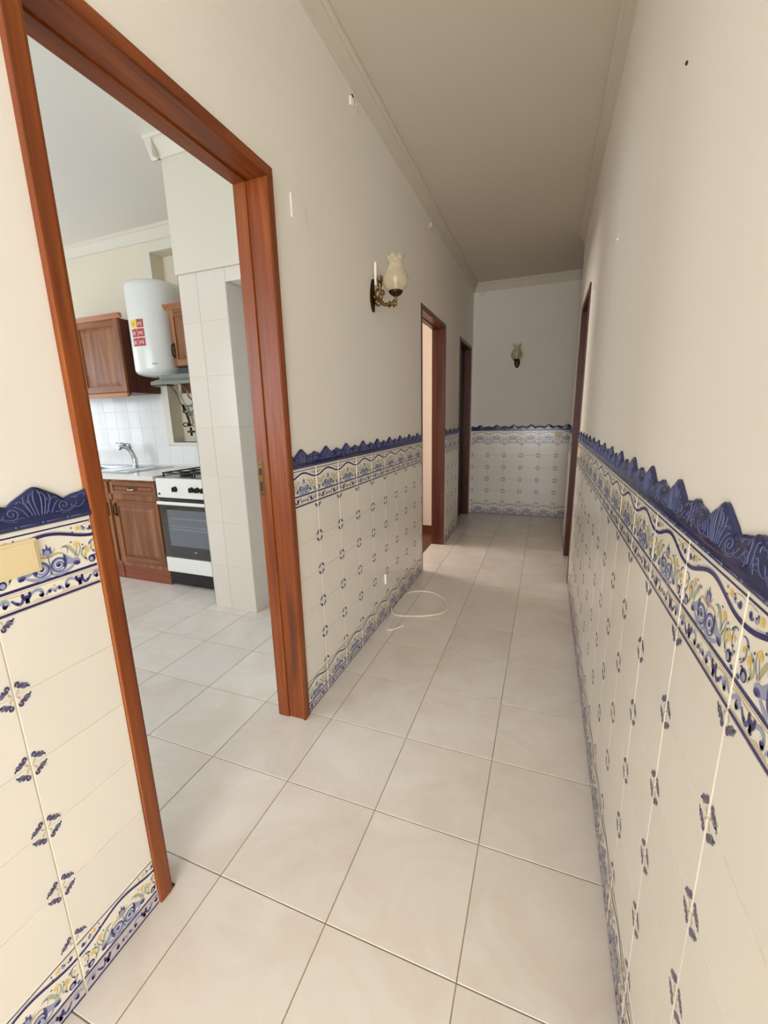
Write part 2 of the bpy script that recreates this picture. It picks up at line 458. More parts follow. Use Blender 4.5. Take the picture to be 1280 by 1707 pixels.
# pantry door lining with hinges
dp = empty('door_4', (PX1+.02, PY+.17, 0), kind='structure')
mb = MB(); mb.box((PX1+.0005, PY+.151, 0), (PX1+.012, KB-.301, 1.985), 'doorgrey', .001); mb.build('door_lining', dp)
for z in (1.66, 1.35, .90):
    mb = MB(); mb.lathe([(0,-.022),(.008,-.022),(.012,-.018),(.012,.018),(.008,.022),(0,.022)], (PX1+.016, PY+.165, z), 'iron', 12); mb.build('hinge', dp)

# cornices
prof = [(0,0),(.008,0),(.012,.012),(.02,.03),(.034,.055),(.036,.066),(.044,.070),(.048,.080),(.046,.092),(.0,.092)]
pv = [(p, q+(H-.092)) for p, q in prof]
mb = MB()
mb.extrude(pv, (XL, YB, 0), (XL, YE+.006, 0), 'ceil', ((1,0,0),(0,0,1)))
mb.extrude(pv, (XR, 4.0, 0), (XR, YB, 0), 'ceil', ((-1,0,0),(0,0,1)))
mb.extrude(pv, (XL, YE+.006, 0), (1.9, YE+.006, 0), 'ceil', ((0,-1,0),(0,0,1)))
mb.build('trim_2', kind='structure')
mb = MB()
mb.extrude(pv, (KL, KB, 0), (PX0, KB, 0), 'white', ((0,-1,0),(0,0,1)))
bp = [(p*1.3, (q-H)*1.15+H) for p, q in pv]
mb.extrude(bp, (PX0-.06, PY-.016, 0), (XK, PY-.016, 0), 'white', ((0,-1,0),(0,0,1)))
mb.extrude(bp, (PX0-.004, KB, 0), (PX0-.004, PY-.07, 0), 'white', ((-1,0,0),(0,0,1)))
mb.build('trim_3', kind='structure')

# ------------------------------------------------------------------ painted border artwork, tile-local mm (u 0..200, v 0..150)
ART = []   # (key, layer, verts2d, faces)
def ribbon(pts, w, key, layer=2):
    w = w if isinstance(w, list) else w*1.25
    n = len(pts); ws = w if isinstance(w, list) else [w*(.45+.55*math.sin(PI*(i+.5)/n)**.6) for i in range(n)]
    L = []; R_ = []
    for i, p in enumerate(pts):
        a = pts[max(0, i-1)]; b = pts[min(n-1, i+1)]
        tx, ty = b[0]-a[0], b[1]-a[1]; l = math.hypot(tx, ty) or 1
        nx, ny = -ty/l, tx/l; h = ws[i]/2
        L.append((p[0]+nx*h, p[1]+ny*h)); R_.append((p[0]-nx*h, p[1]-ny*h))
    ART_T.append((key, layer, L+R_, [(i, i+1, n+i+1, n+i) for i in range(n-1)]))
def disc(x, y, rx, ry, key, layer=2, rot=0, n=12):
    c, s = math.cos(rot), math.sin(rot)
    P = [(x+rx*math.cos(2*PI*i/n)*c-ry*math.sin(2*PI*i/n)*s, y+rx*math.cos(2*PI*i/n)*s+ry*math.sin(2*PI*i/n)*c) for i in range(n)]
    ART_T.append((key, layer, P, [tuple(range(n))]))
def spiral(x, y, r, turns, a0, d=1, n=22, r0=1.0):
    return [(x+(r0+(r-r0)*i/n)*math.cos(a0+d*turns*2*PI*i/n), y+(r0+(r-r0)*i/n)*math.sin(a0+d*turns*2*PI*i/n)) for i in range(n+1)]
def bez(*P):
    n = 14; out = []
    for i in range(n+1):
        t = i/n; Q = [p for p in P]
        while len(Q) > 1: Q = [((1-t)*a[0]+t*b[0], (1-t)*a[1]+t*b[1]) for a, b in zip(Q, Q[1:])]
        out.append(Q[0])
    return out
def mir(f):  # draw f and its mirror image about u = 100
    k = len(ART_T); f()
    for key, l, P, F in list(ART_T[k:]): ART_T.append((key, l, [(200-p[0], p[1]) for p in P], F))
def rect(u0, v0, u1, v1, key, layer=1, n=20):
    P = [(u0+(u1-u0)*i/n, v0) for i in range(n+1)]+[(u0+(u1-u0)*i/n, v1) for i in range(n+1)]
    ART_T.append((key, layer, P, [(i, i+1, n+2+i, n+1+i) for i in range(n)]))

ART_T = []
E_ = 2.0
rect(E_, 1.0, 200-E_, 6, 'ink_d'); rect(E_, 39.5, 200-E_, 45, 'ink_d'); rect(E_, 137.6, 200-E_, 140.6, 'ink_d')
rect(E_, 8.2, 200-E_, 9.4, 'ink_o'); rect(E_, 36, 200-E_, 37.2, 'ink_o')
ribbon([(E_+(200-2*E_)*i/48, 108+21*math.sin(PI*i/48)**2.2) for i in range(49)], [6.2]*49, 'ink_d', 3)
ribbon([(E_+30+(140)*i/24, 113.5+20*math.sin(PI*(30+140*i/24)/200)**2.6) for i in range(25)], .9, 'ink_l', 2)
# narrow strip: garland of curls
def strip_half():
    ribbon(bez((4, 20), (14, 34), (26, 30), (22, 19)), 5, 'ink_l'); ribbon(spiral(19, 21, 5.5, .9, 1.0, -1), 2.2, 'ink_m', 3); disc(17, 18.5, 3.6, 4.2, 'ink_d', 3)
    ribbon(bez((28, 26), (38, 10), (44, 12), (46, 24)), 4.6, 'ink_m'); disc(36, 17, 3, 3, 'ink_d', 3)
    for sgn in (-1, 1): ribbon(bez((52+sgn*3, 12), (52-sgn*6, 20), (52+sgn*10, 22), (52+sgn*5, 32)), 5.2, 'ink_d', 3)
    disc(52, 22, 4.5, 6, 'ink_m', 2)
    ribbon(bez((60, 26), (70, 36), (80, 30), (78, 18)), 5, 'ink_l'); ribbon(spiral(75, 20, 5.5, .9, 2.0, 1), 2.2, 'ink_m', 3); disc(77, 18, 3.8, 4.2, 'ink_d', 3)
    ribbon(bez((84, 14), (90, 26), (96, 26), (100, 15)), 3.6, 'ink_l'); disc(91, 20, 3.2, 3.6, 'ink_d', 3)
    ribbon(bez((60, 11), (66, 14), (72, 12), (88, 11)), 1.2, 'ink_o'); ribbon(bez((2, 31), (20, 37), (40, 27), (62, 33)), 1.2, 'ink_o')
mir(strip_half)
disc(100, 28, 2.2, 3, 'ink_y', 3)
# main band
def main_half():
    # large scroll
    disc(84, 65, 14.5, 14.5, 'ink_l', 1, 0, 24)
    ribbon(spiral(84, 65, 14, 1.0, -2.2, 1, 26, 13), 2.6, 'ink_m', 2)
    ribbon(spiral(84, 65, 11.5, 1.35, 2.4, 1, 30, 2.5), [1.7]*31, 'ink_w', 3)
    ribbon(spiral(84, 65, 9, 1.2, 2.4, 1, 26, 1.5), 3.2, 'ink_m', 2); disc(84, 65, 3.2, 3.2, 'ink_d', 4)
    ribbon(bez((98, 50), (84, 44), (70, 48), (58, 56)), 5.5, 'ink_l', 2)
    ribbon(bez((70, 80), (72, 72), (62, 62), (52, 64)), 11, 'ink_l', 1)
    ribbon(bez((72, 83), (70, 74), (70, 66), (76, 58)), 4.2, 'ink_m', 3); ribbon(bez((73, 84), (71, 76), (72, 70), (74, 64)), 1.8, 'ink_d', 4)
    disc(52, 62, 8.5, 7.5, 'ink_l', 2, .5, 18); disc(51, 59, 7, 4.6, 'ink_m', 3, .3, 16); disc(50, 57.5, 4.5, 2.6, 'ink_d', 4, .2)
    ribbon(bez((47, 70), (44, 78), (36, 84), (40, 96)), 1.0, 'ink_m', 3)
    # berry
    disc(20, 58, 7.5, 8, 'ink_d', 3); disc(21, 57, 4.4, 5, 'ink_l', 4); ribbon(spiral(12, 62, 7, .6, 2.4, -1), 2.0, 'ink_d', 3)
    disc(9, 50, 4, 3, 'ink_m', 3); ribbon(bez((30, 56), (36, 66), (32, 72), (26, 78)), 2.4, 'ink_g', 2)
    # stems and green leaves
    ribbon(bez((30, 60), (44, 70), (40, 84), (26, 88)), 3.2, 'ink_g', 2)
    ribbon(bez((46, 70), (56, 84), (58, 100), (72, 98)), 5.2, 'ink_g', 2)
    ribbon(bez((66, 84), (60, 92), (66, 104), (76, 96)), 1.0, 'ink_m', 3)
    ribbon(bez((72, 84), (82, 92), (88, 88), (98, 84)), 3.0, 'ink_o', 2)
    ribbon(bez((86, 100), (90, 90), (96, 86), (100, 84)), 1.4, 'ink_o', 2)
    ribbon(bez((54, 72), (46, 82), (46, 88), (44, 96)), .9, 'ink_m', 3)
    # yellow flowers
    for (x, y, r) in ((46, 96, 5.6), (27, 79, 5.8), (38, 128, 5.0), (12, 84, 3.6)):
        for k in range(5): disc(x+r*.62*math.cos(k*1.257+.4), y+r*.62*math.sin(k*1.257+.4), r*.52, r*.42, 'ink_y', 3, k*1.257+.4, 8)
        disc(x, y, r*.72, r*.72, 'ink_y', 4); disc(x+r*.1, y, r*.2, r*.2, 'ink_o', 5)
    for (x, y) in ((34, 92), (20, 92), (14, 74), (34, 84), (55, 103), (8, 70), (49, 122), (29, 130), (50, 131)): disc(x, y, 1.5, 1.9, 'ink_d', 3, x)
    ribbon(bez((8, 66), (18, 72), (22, 84), (14, 96)), 1.2, 'ink_m', 3)
    ribbon(bez((22, 88), (20, 96), (12, 100), (6, 96)), 1.6, 'ink_m', 3)
    # curls above the wave
    ribbon(spiral(14, 125, 6, .9, .5, 1), 2.6, 'ink_m', 3); disc(14, 124, 2.4, 2.6, 'ink_d', 4)
    ribbon(spiral(27, 126, 5, .8, 2.6, -1), 2.2, 'ink_l', 3); disc(26, 126, 1.8, 2.0, 'ink_d', 4)
    ribbon(bez((3, 133), (10, 136), (18, 134), (26, 133)), 1.0, 'ink_o', 2)
mir(main_half)
# centre tulip
ART_T.append(('ink_m', 3, [(100, 86), (92, 93), (93, 105), (98, 102), (100, 112), (103, 102), (107, 105), (108, 93)], [(0, 1, 2, 3), (0, 3, 4, 5), (0, 5, 6, 7)]))
disc(99, 94, 5.5, 6, 'ink_l', 4); ribbon(bez((100, 88), (100, 80), (100, 60), (100, 50)), 1.2, 'ink_m', 3); disc(100, 54, 3, 5, 'ink_l', 3)
ART = ART_T

ART_T = []   # floret, centred on a tile joint, mm; only the quadrant u>0, v>0, then turned
def floret():
    out = []
    global ART_T
    for q in range(4):
        ART_T = []
        for (ox, oy, sgn) in ((0, 0, 1),):
            ribbon(bez((5, 17), (5, 27), (12, 25), (10, 17)), 3.6, 'ink_f', 3)
            ribbon(bez((8, 18), (9, 12), (16, 13), (15.5, 20)), 4.6, 'ink_f', 4)
            disc(12, 16.5, 3.4, 2.2, 'ink_f2', 2, -.7)
            ribbon(spiral(18, 12, 4.6, 1.1, .6, 1, 14, 2.4), 3.6, 'ink_f2', 3); disc(18, 12, 1.5, 1.5, 'ink_f', 4)
            ribbon(bez((20, 8), (23, 11), (26, 8), (25, 5)), 2.4, 'ink_f', 3)
            ribbon(bez((3, 3), (6, 4), (9, 7), (7, 10)), 2.2, 'ink_o', 2)
        sx, sy = ((1, 1), (-1, 1), (-1, -1), (1, -1))[q]
        swap = False
        for key, l, P, F in ART_T:
            out.append((q, key, l, [((p[1] if swap else p[0])*sx, (p[0] if swap else p[1])*sy) for p in P], F))
    return out
FLORET = floret()

def stamp(mb, P3, art, u0, z0, umin, umax, zmin=0, zmax=9, flip=False):
    """P3(u, z, h) -> 3D; art in mm placed with origin (u0, z0)"""
    for item in art:
        key, l, P, F = item
        pts = [(u0+p[0]*.001, z0+p[1]*.001) for p in P]
        F2 = []
        for f in F:
            cu = sum(pts[i][0] for i in f)/len(f); cz = sum(pts[i][1] for i in f)/len(f)
            if umin+.002 < cu < umax-.002 and zmin < cz < zmax: F2.append(f)
        if not F2: continue
        cl = [(min(max(a, umin), umax), b) for a, b in pts]
        mb.add([P3(a, b, .00025+.00013*l) for a, b in cl], F2, key)

# crest silhouette (u offset in mm from tile joint -> height above 1.05 in mm)
CR = [(0, 58), (6, 57), (11, 53.5), (20, 51), (30, 50), (38, 48), (46, 45), (50, 43), (54, 44), (60, 50), (68, 55), (76, 60), (84, 65), (92, 70), (100, 73)]
def crest_h(u):
    a = (u*1000) % 200
    if a > 100: a = 200-a
    for (x0, h0), (x1, h1) in zip(CR, CR[1:]):
        if x0 <= a <= x1: return (h0+(h1-h0)*(a-x0)/(x1-x0))/1000
    return .058
def build_crest(P3, u0, u1, phase, parent):
    mb = MB()
    n = max(2, int((u1-u0)/.004)); us = [u0+(u1-u0)*i/n for i in range(n+1)]
    z = 1.05
    def prof(h): return [(0, -.001), (0, .0055), (.003, .0075), (.009, .0075), (.0115, .0055), (.014, .005), (h*.55, .0042), (h-.007, .002), (h, -.001), (h, -.0055)]
    def sd(v, h):
        P = prof(h)[4:9]
        for (a, da), (b_, db) in zip(P, P[1:]):
            if v <= b_: return da+(db-da)*max(0, (v-a))/(b_-a)
        return -.002
    vs = []; m = 10
    for u in us:
        h = crest_h(u-phase)
        for (dz, d) in prof(h): vs.append(P3(u, z+dz, d))
    fs = [(i*m+j, (i+1)*m+j, (i+1)*m+j+1, i*m+j+1) for i in range(n) for j in range(m-1)]
    fs.append(tuple(range(m))); fs.append(tuple(n*m+j for j in range(m))[::-1])
    mb.add(vs, fs, 'crest', False)
    # raised scroll relief
    def rel(pts, r):
        P = [(u, v) for u, v in pts]
        if min(p[0] for p in P) < u0+.002 or max(p[0] for p in P) > u1-.002: return
        P = [(u, min(v, crest_h(u-phase)-.004)) for u, v in P]
        mb.tube([P3(u, z+v, sd(v, crest_h(u-phase))) for u, v in P], r*1.0, 'crest_l', 5)
    k0 = math.floor((u0-phase)/.2)-1
    for k in range(k0, int((u1-phase)/.2)+2):
        b = phase+k*.2
        for s in (1, -1):
            q = lambda pts: [(b+.1+s*p[0]*.001, p[1]*.001) for p in pts]
            rel(q(bez((3, 20), (4, 36), (10, 52), (3, 66))), .0011)
            rel(q(bez((7, 20), (12, 40), (20, 58), (6, 62))), .0010)
            rel(q(bez((14, 22), (16, 44), (30, 56), (34, 46))), .0011)
            rel(q(spiral(44, 30, 11, 1.5, 2.0, -s if 0 else 1, 18, 1.5)), .0012)
            rel(q(bez((56, 30), (64, 18), (76, 20), (84, 34))), .0011)
            rel(q(bez((60, 44), (70, 38), (74, 50), (84, 46))), .0010)
            rel(q(spiral(88, 34, 7, 1.1, 0, 1, 12, 1.2)), .0010)
            rel(q(bez((70, 22), (78, 28), (84, 22), (94, 24))), .0010)
            rel(q(bez((96, 24), (94, 36), (98, 46), (92, 52))), .0009)
            rel(q(bez((10, 20), (20, 36), (26, 52), (20, 58))), .0009)
            rel(q(bez((20, 20), (24, 30), (30, 40), (38, 42))), .0011)
            rel(q(bez((26, 20), (34, 22), (50, 16), (60, 26))), .0012)
            rel(q(bez((36, 17), (50, 14), (62, 20), (70, 34))), .0010)
            rel(q(spiral(18, 48, 5, 1.0, 1, 1, 10, 1.2)), .0008)
            rel(q(bez((78, 50), (84, 56), (90, 50), (86, 42))), .0009)
            rel(q(spiral(70, 44, 4.5, 1.0, 2, -1, 10, 1.2)), .0008)
            rel(q(bez((88, 18), (92, 24), (90, 30), (96, 34))), .0009)
            # beads and bars of the foot moulding
        x = b+.006
        for (a0, a1) in ((.012, .05), (.062, .094), (.106, .138), (.150, .188)):
            if b+a0 > u0+.002 and b+a1 < u1-.002:
                mb.tube([P3(b+a0, z+.006, .0075), P3(b+a1, z+.006, .0075)], .0012, 'crest_l', 5)
        for a0 in (.0, .056, .1, .144):
            if b+a0 > u0+.003 and b+a0 < u1-.003:
                mb.tube([P3(b+a0, z+.006, .0070), P3(b+a0, z+.006, .0092)], .0022, 'crest_l', 8)
    return mb.build('tile_cresting', parent)

def build_dado(P3, o, u, n, u0, u1, phase, parent):
    mb = MB()
    wall_tiles(mb, o, u, n, u0, u1, .0, .15, .2, .15, phase, 0, 'bordt', .0011, .006, gz=.0006)
    wall_tiles(mb, o, u, n, u0, u1, .15, .90, .2, .15, phase, 0, 'dado', .0009, .006, gz=.0004)
    wall_tiles(mb, o, u, n, u0, u1, .90, 1.05, .2, .15, phase, 0, 'bordt', .0011, .006, gz=.0006)
    # close the outer edges
    O, U, Nn = Vector(o), Vector(u), Vector(n)
    for e in (u0, u1):
        mb.add([O+U*e+Vector((0,0,z))+Nn*h for z, h in ((0,0),(0,.0058),(1.05,.0058),(1.05,0))], [(0,1,2,3)], 'grout_l')
    mb.build('dado_tiles', parent)
    ma = MB()
    k = math.floor((u0-phase)/.2)
    strip_l = [('ink_lil', 0, [(2+196*i/8, 5) for i in range(9)]+[(2+196*i/8, 40) for i in range(9)], [(i, i+1, 10+i, 9+i) for i in range(8)])]
    while phase+k*.2 < u1:
        b = phase+k*.2
        stamp(ma, P3, strip_l, b, 0, u0, u1); stamp(ma, P3, ART, b, 0, u0, u1)
        stamp(ma, P3, ART, b, .90, u0, u1)
        for r in range(1, 7):
            qs = (0, 1) if r == 1 else (2, 3) if r == 6 else (0, 1, 2, 3)
            stamp(ma, P3, [f[1:] for f in FLORET if f[0] in qs], b, .15*r, u0, u1)
        k += 1
    ma.build('painted_motifs', parent)
    build_crest(P3, u0, u1, phase, parent)

PL = lambda u, z, h: (h, u, z)
PR = lambda u, z, h: (W-h, u, z)
PE = lambda u, z, h: (u, YE-h, z)
build_dado(PL, (XL,0,0), (0,1,0), (1,0,0), -1.4, D1[0], .031, wall_left)
build_dado(PL, (XL,0,0), (0,1,0), (1,0,0), D1[1], D2[0], 1.158-.2, wall_left)
build_dado(PL, (XL,0,0), (0,1,0), (1,0,0), D2[1], D3[0], 3.575+.12, wall_left)
build_dado(PR, (XR,0,0), (0,1,0), (-1,0,0), YB, DR[0], -.03, wall_right)
build_dado(PR, (XR,0,0), (0,1,0), (-1,0,0), DR[1], 4.0, DR[1], wall_right)
build_dado(PE, (0,YE+.006,0), (1,0,0), (0,-1,0), 0, 1.9, .01, wall_end)

# ------------------------------------------------------------------ door frames
def frame(name, y0, y1, zt, xf, xb, w=.033, sign=1, key='frame', stop=True):
    """xf: room-side face, xb: far side; sign +1 when the visible side is +x"""
    o = empty(name, ((xf+xb)/2, (y0+y1)/2, 0), kind='structure')
    jn = []
    for (a, b, s) in ((y0, y0+w, 1), (y1-w, y1, -1)):
        m = MB(); m.box((xb, a, 0), (xf, b, zt-w), key+'_z', .003)
        e = b if s > 0 else a
        if stop: m.box((xb+(xf-xb)*.0, e-.0005*s, 0), (xb+(xf-xb)*.38, e+.006*s, zt-w), key+'_z', .002)
        # narrow bead next to the room face
        m.box((xf-.012*sign, e-.0005*s, 0), (xf-.002*sign, e+.004*s, zt-w), key+'_z', .0015)
        j = m.build('jamb', o); jn.append(j)
    m = MB(); m.box((xb, y0, zt-w), (xf, y1, zt), key+'_y', .003)
    if stop: m.box((xb, y0+w, zt-w-.006), (xb+(xf-xb)*.38, y1-w, zt-w+.0005), key+'_y', .002)
    m.box((xf-.012*sign, y0+w, zt-w-.004), (xf-.002*sign, y1-w, zt-w+.0005), key+'_y', .0015)
    m.build('head', o)
    return o, jn
d1, j1 = frame('door_1', D1[0], D1[1], D1[2], .009, -.122)
m = MB()
ys = D1[1]-.033-.006
m.box((-.118, ys-.0015, .955), (-.098, ys+.001, 1.085), 'brass', .0008)
m.box((-.114, ys-.0019, 1.035), (-.102, ys-.0013, 1.060), 'hole'); m.box((-.114, ys-.0019, .975), (-.102, ys-.0013, 1.010), 'hole')
for z in (1.075, .963): m.lathe([(0,-.0025),(.003,-.0022),(.003,0)], (-.108, ys, z), 'bronze', 10, 'y')
m.build('strike_plate', d1)
d2, j2 = frame('door_2', D2[0], D2[1], D2[2], -.002, -.122, key='dark')
d3, j3 = frame('door_3', D3[0], D3[1], D3[2], -.002, -.122, key='dark')
dr, jr = frame('door_5', DR[0], DR[1], DR[2], W-.004, XR+.118, key='dark', sign=-1)
# dark little kerb tile at the foot of the near kitchen jamb
m = MB(); m.box((-.12, D1[0]-.0, 0), (.006, D1[0]+.046, .006), 'hole', .002); m.build('jamb_foot', d1)

# rooms behind the left doorways
mb = MB()
mb.box((-2.6, 3.98, 0), (XK-.0005, 4.10, H), 'pinkwall'); mb.box((-2.65, KB+.25, 0), (-2.6, 2.95, H), 'pinkwall')
mb.box((-2.65, 2.95, 0), (-2.6, 4.1, .9), 'pinkwall'); mb.box((-2.65, 2.95, 2.2), (-2.6, 4.1, H), 'pinkwall'); 
mb.build('wall_bedroom', kind='structure')
mb = MB(); mb.box((-2.6, 3.962, 0), (XK-.001, 3.98, .07), 'dark_x'); mb.build('baseboard_bedroom', kind='structure')
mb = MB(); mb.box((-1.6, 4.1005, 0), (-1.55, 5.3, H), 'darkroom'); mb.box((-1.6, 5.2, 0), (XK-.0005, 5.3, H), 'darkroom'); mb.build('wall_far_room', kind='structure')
# door leaf standing closed in the far left opening
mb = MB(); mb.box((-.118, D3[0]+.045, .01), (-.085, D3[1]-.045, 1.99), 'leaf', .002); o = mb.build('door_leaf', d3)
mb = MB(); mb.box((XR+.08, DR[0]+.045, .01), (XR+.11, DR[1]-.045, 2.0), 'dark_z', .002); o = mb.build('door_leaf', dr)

# ------------------------------------------------------------------ wall sconces
def sconce(loc, label):
    s = empty('wall_sconce', loc, label, 'wall lamp')
    L = Vector(loc)
    def B(mb, name, parent=None): 
        o = mb.build(name); o.parent = parent or s
        return o
    m = MB()   # pointed oval plate, in local coords: +x away from the wall, z up
    n = 20; pr = []
    for i in range(n+1):
        t = i/n; z = -.066+.158*t; w = .030*math.sin(PI*t**.8)**.8+.002
        pr.append((w, z))
    vs = []; 
    for (w, z) in pr: vs += [(0, -w, z), (.007, -w*.8, z), (.013, 0, z), (.007, w*.8, z), (0, w, z)]
    fs = [(i*5+j, i*5+j+1, (i+1)*5+j+1, (i+1)*5+j) for i in range(n) for j in range(4)]
    fs += [(0,1,2,3,4), tuple(n*5+j for j in (4,3,2,1,0))]
    m.add(vs, fs, 'bronze', True)
    m.lathe([(0,.010),(.012,.011),(.014,.017),(.008,.023),(0,.024)], (0, 0, .006), 'brass', 16, 'x')
    B(m, 'wall_plate')
    m = MB()   # cast scrolled arm
    m.tube([(.010,0,-.012),(.022,0,.000),(.036,0,-.004),(.05,0,-.022),(.066,0,-.036),(.084,0,-.040),(.10,0,-.034),(.116,0,-.040),(.128,0,-.036),(.130,0,-.018)], [.008,.009,.010,.0095,.009,.0085,.009,.008,.007,.006], 'brass', 8)
    m.tube([(.016,0,-.022),(.026,0,-.034),(.040,0,-.036),(.052,0,-.026),(.050,0,-.010),(.040,0,-.004)], [.004,.006,.0065,.006,.005,.003], 'brass', 8)
    m.tube([(.034,0,-.006),(.040,0,.012),(.050,0,.018),(.058,0,.008),(.054,0,-.006)], [.004,.0055,.006,.005,.003], 'brass', 8)
    m.tube([(.088,0,-.040),(.096,0,-.052),(.104,0,-.044)], [.004,.006,.003], 'brass', 8)
    m.tube([(.112,0,-.030),(.118,0,-.020),(.124,0,-.028)], [.003,.005,.003], 'brass', 8)
    for (x, z) in ((.03,-.018),(.046,-.012),(.062,-.028),(.078,-.032),(.096,-.026),(.118,-.050)):
        m.lathe([(0,-.006),(.0055,-.003),(.006,.002),(0,.006)], (x, 0, z), 'brass', 8)
    m.lathe([(0,-.052),(.005,-.048),(.0065,-.040),(.004,-.032),(.008,-.022),(.006,-.012),(.010,-.004)], (.130, 0, 0), 'brass', 14)
    B(m, 'arm')
    m = MB()   # leaf holder with candle sleeve beside the plate
    zz = .040
    m.lathe([(.003,zz-.03),(.006,zz-.02),(.009,zz-.01),(.006,zz),(.012,zz+.010),(.013,zz+.020),(.009,zz+.028),(.006,zz+.032)], (.044, 0, .006), 'brass', 12)
    m.tube([(.014,0,.012),(.020,0,.030),(.032,0,.040),(.044,0,.036),(.050,0,.020),(.044,0,.008)], [.005,.006,.007,.006,.005,.003], 'brass', 8)
    m.tube([(.056,0,.006),(.066,0,.016),(.064,0,.030),(.054,0,.032)], [.004,.006,.005,.003], 'brass', 8)
    for a in range(5):
        ca, sa = math.cos(a*PI*.4+.5), math.sin(a*PI*.4+.5)
        m.tube([(.044+.007*ca,.007*sa,zz+.03),(.044+.015*ca,.015*sa,zz+.046),(.044+.011*ca,.011*sa,zz+.066)], [.005,.0045,.001], 'brass', 6)
    B(m, 'leaf_holder')
    m = MB(); m.lathe([(0,.060),(.0072,.060),(.0072,.165),(.005,.170),(0,.170)], (.021, 0, 0), 'cable', 14)
    o = B(m, 'candle_sleeve'); o['label'] = 'white candle sleeve'
    m = MB(); m.lathe([(.0,-.006),(.010,-.005),(.026,.003),(.035,.014),(.037,.021),(.034,.021),(.022,.012),(0,.008)], (.130, 0, 0), 'bronze', 24); B(m, 'cup')
    m = MB()   # tulip glass shade with a ruffled rim
    pf = [(.030,.018),(.046,.026),(.060,.044),(.066,.064),(.064,.084),(.055,.104),(.044,.122),(.037,.138),(.034,.150),(.039,.164),(.050,.178)]
    def ruf(i, a, r, h):
        k = max(0, (h-.145)/.031)
        return r*(1+.10*k*math.cos(8*a)), h+.007*k*math.cos(8*a)
    m.lathe(pf+[(r-.0022, h+.0005) for r, h in pf[::-1]], (.130, 0, 0), 'glass', 64, 'z', ruf)
    o = B(m, 'glass_shade'); o['label'] = 'etched tulip glass shade'
    m = MB(); m.lathe([(0,.012),(.011,.014),(.011,.05),(.006,.058),(.012,.066),(.014,.078),(.009,.092),(0,.10)], (.130, 0, 0), 'cable', 18); B(m, 'candle_bulb')
    return s
s1 = sconce((XL, 1.845, 1.842), 'scrolled brass wall lamp with tulip glass shade, high on the left wall')
s2 = sconce((.515, YE+.006, 1.838), 'small brass wall lamp with tulip glass shade, facing forward on the far end wall')
s2.rotation_euler = (0, 0, -PI/2)

# ------------------------------------------------------------------ small wall fittings
m = MB()
m.box((-.001, .016, .966), (.006, .116, 1.030), 'plate', .003); m.box((.0055, .022, .972), (.0075, .110, 1.024), 'plate', .0012)
tag(m.build('cover_plate'), 'blank ivory cover plate on the painted border tiles left of the kitchen doorway', 'cover plate')
m = MB(); m.box((W+.001, 2.62, .955), (W-.008, 2.72, 1.02), 'plate', .003)
tag(m.build('cover_plate'), 'ivory cover plate on the right wall border, seen edge-on beside the right door frame', 'cover plate')
m = MB(); m.box((.985, YE+.001, .965), (1.06, YE-.008, 1.03), 'plate', .003)
tag(m.build('cover_plate'), 'ivory cover plate in the border tiles of the far end wall', 'cover plate')
m = MB(); m.box((XL-.001, 1.100, 1.934), (XL+.004, 1.196, 2.012), 'plaster', .002)
tag(m.build('cover_plate'), 'square cover plate painted over in wall cream, high beside the kitchen door frame', 'cover plate')
m = MB(); m.box((.70, YE+.007, 1.965), (.775, YE+.004, 2.05), 'plaster', .002)
tag(m.build('cover_plate'), 'painted-over square cover plate right of the lamp on the end wall', 'cover plate')
m = MB(); m.box((XL-.001, 1.635, 2.572), (XL+.012, 1.70, 2.606), 'plate_w', .002); m.box((XL+.012, 1.648, 2.575), (XL+.0145, 1.654, 2.603), 'white'); m.box((XL+.012, 1.68, 2.575), (XL+.0145, 1.686, 2.603), 'white')
m.box((XL-.001, 1.662, 2.612), (XL+.003, 1.682, 2.630), 'hole', .001)
tag(m.build('junction_clip'), 'small cream connector block under the cornice on the left wall', 'wall fitting')
m = MB(); m.box((XL-.001, 3.03, 2.585), (XL+.010, 3.06, 2.635), 'plate_w', .002); m.box((XL-.001, 2.98, 2.585), (XL+.010, 3.031, 2.597), 'plate_w', .001)
tag(m.build('cable_clip'), 'tiny white clip below the cornice above the second doorway', 'wall fitting')
m = MB(); m.box((.055, YE+.007, 2.612), (.135, YE-.010, 2.642), 'plate_w', .003)
tag(m.build('junction_box'), 'small rectangular junction box in the upper left corner of the end wall', 'junction box')
m = MB(); m.lathe([(0,0),(.0035,0),(.0035,.004),(.002,.005),(0,.005)], (0,0,0), 'hole', 10, 'x'); o = m.build('nail'); o.location = (XR+.001, .79, 1.898); o.rotation_euler = (0, 0, PI); tag(o, 'dark little nail high on the right wall, nearest the camera', 'nail')
m = MB(); m.box((XR+.001, 1.655, 1.883), (XR-.006, 1.70, 1.889), 'cable', .002); tag(m.build('wall_plug'), 'pale wall plug on the right wall, farther along than the dark nail', 'wall plug')
m = MB(); m.box((XR+.001, 2.60, 1.955), (XR-.005, 2.65, 2.045), 'plate_w', .002)
tag(m.build('cover_strip'), 'narrow pale cover strip on the right wall just before the door frame', 'cover plate')
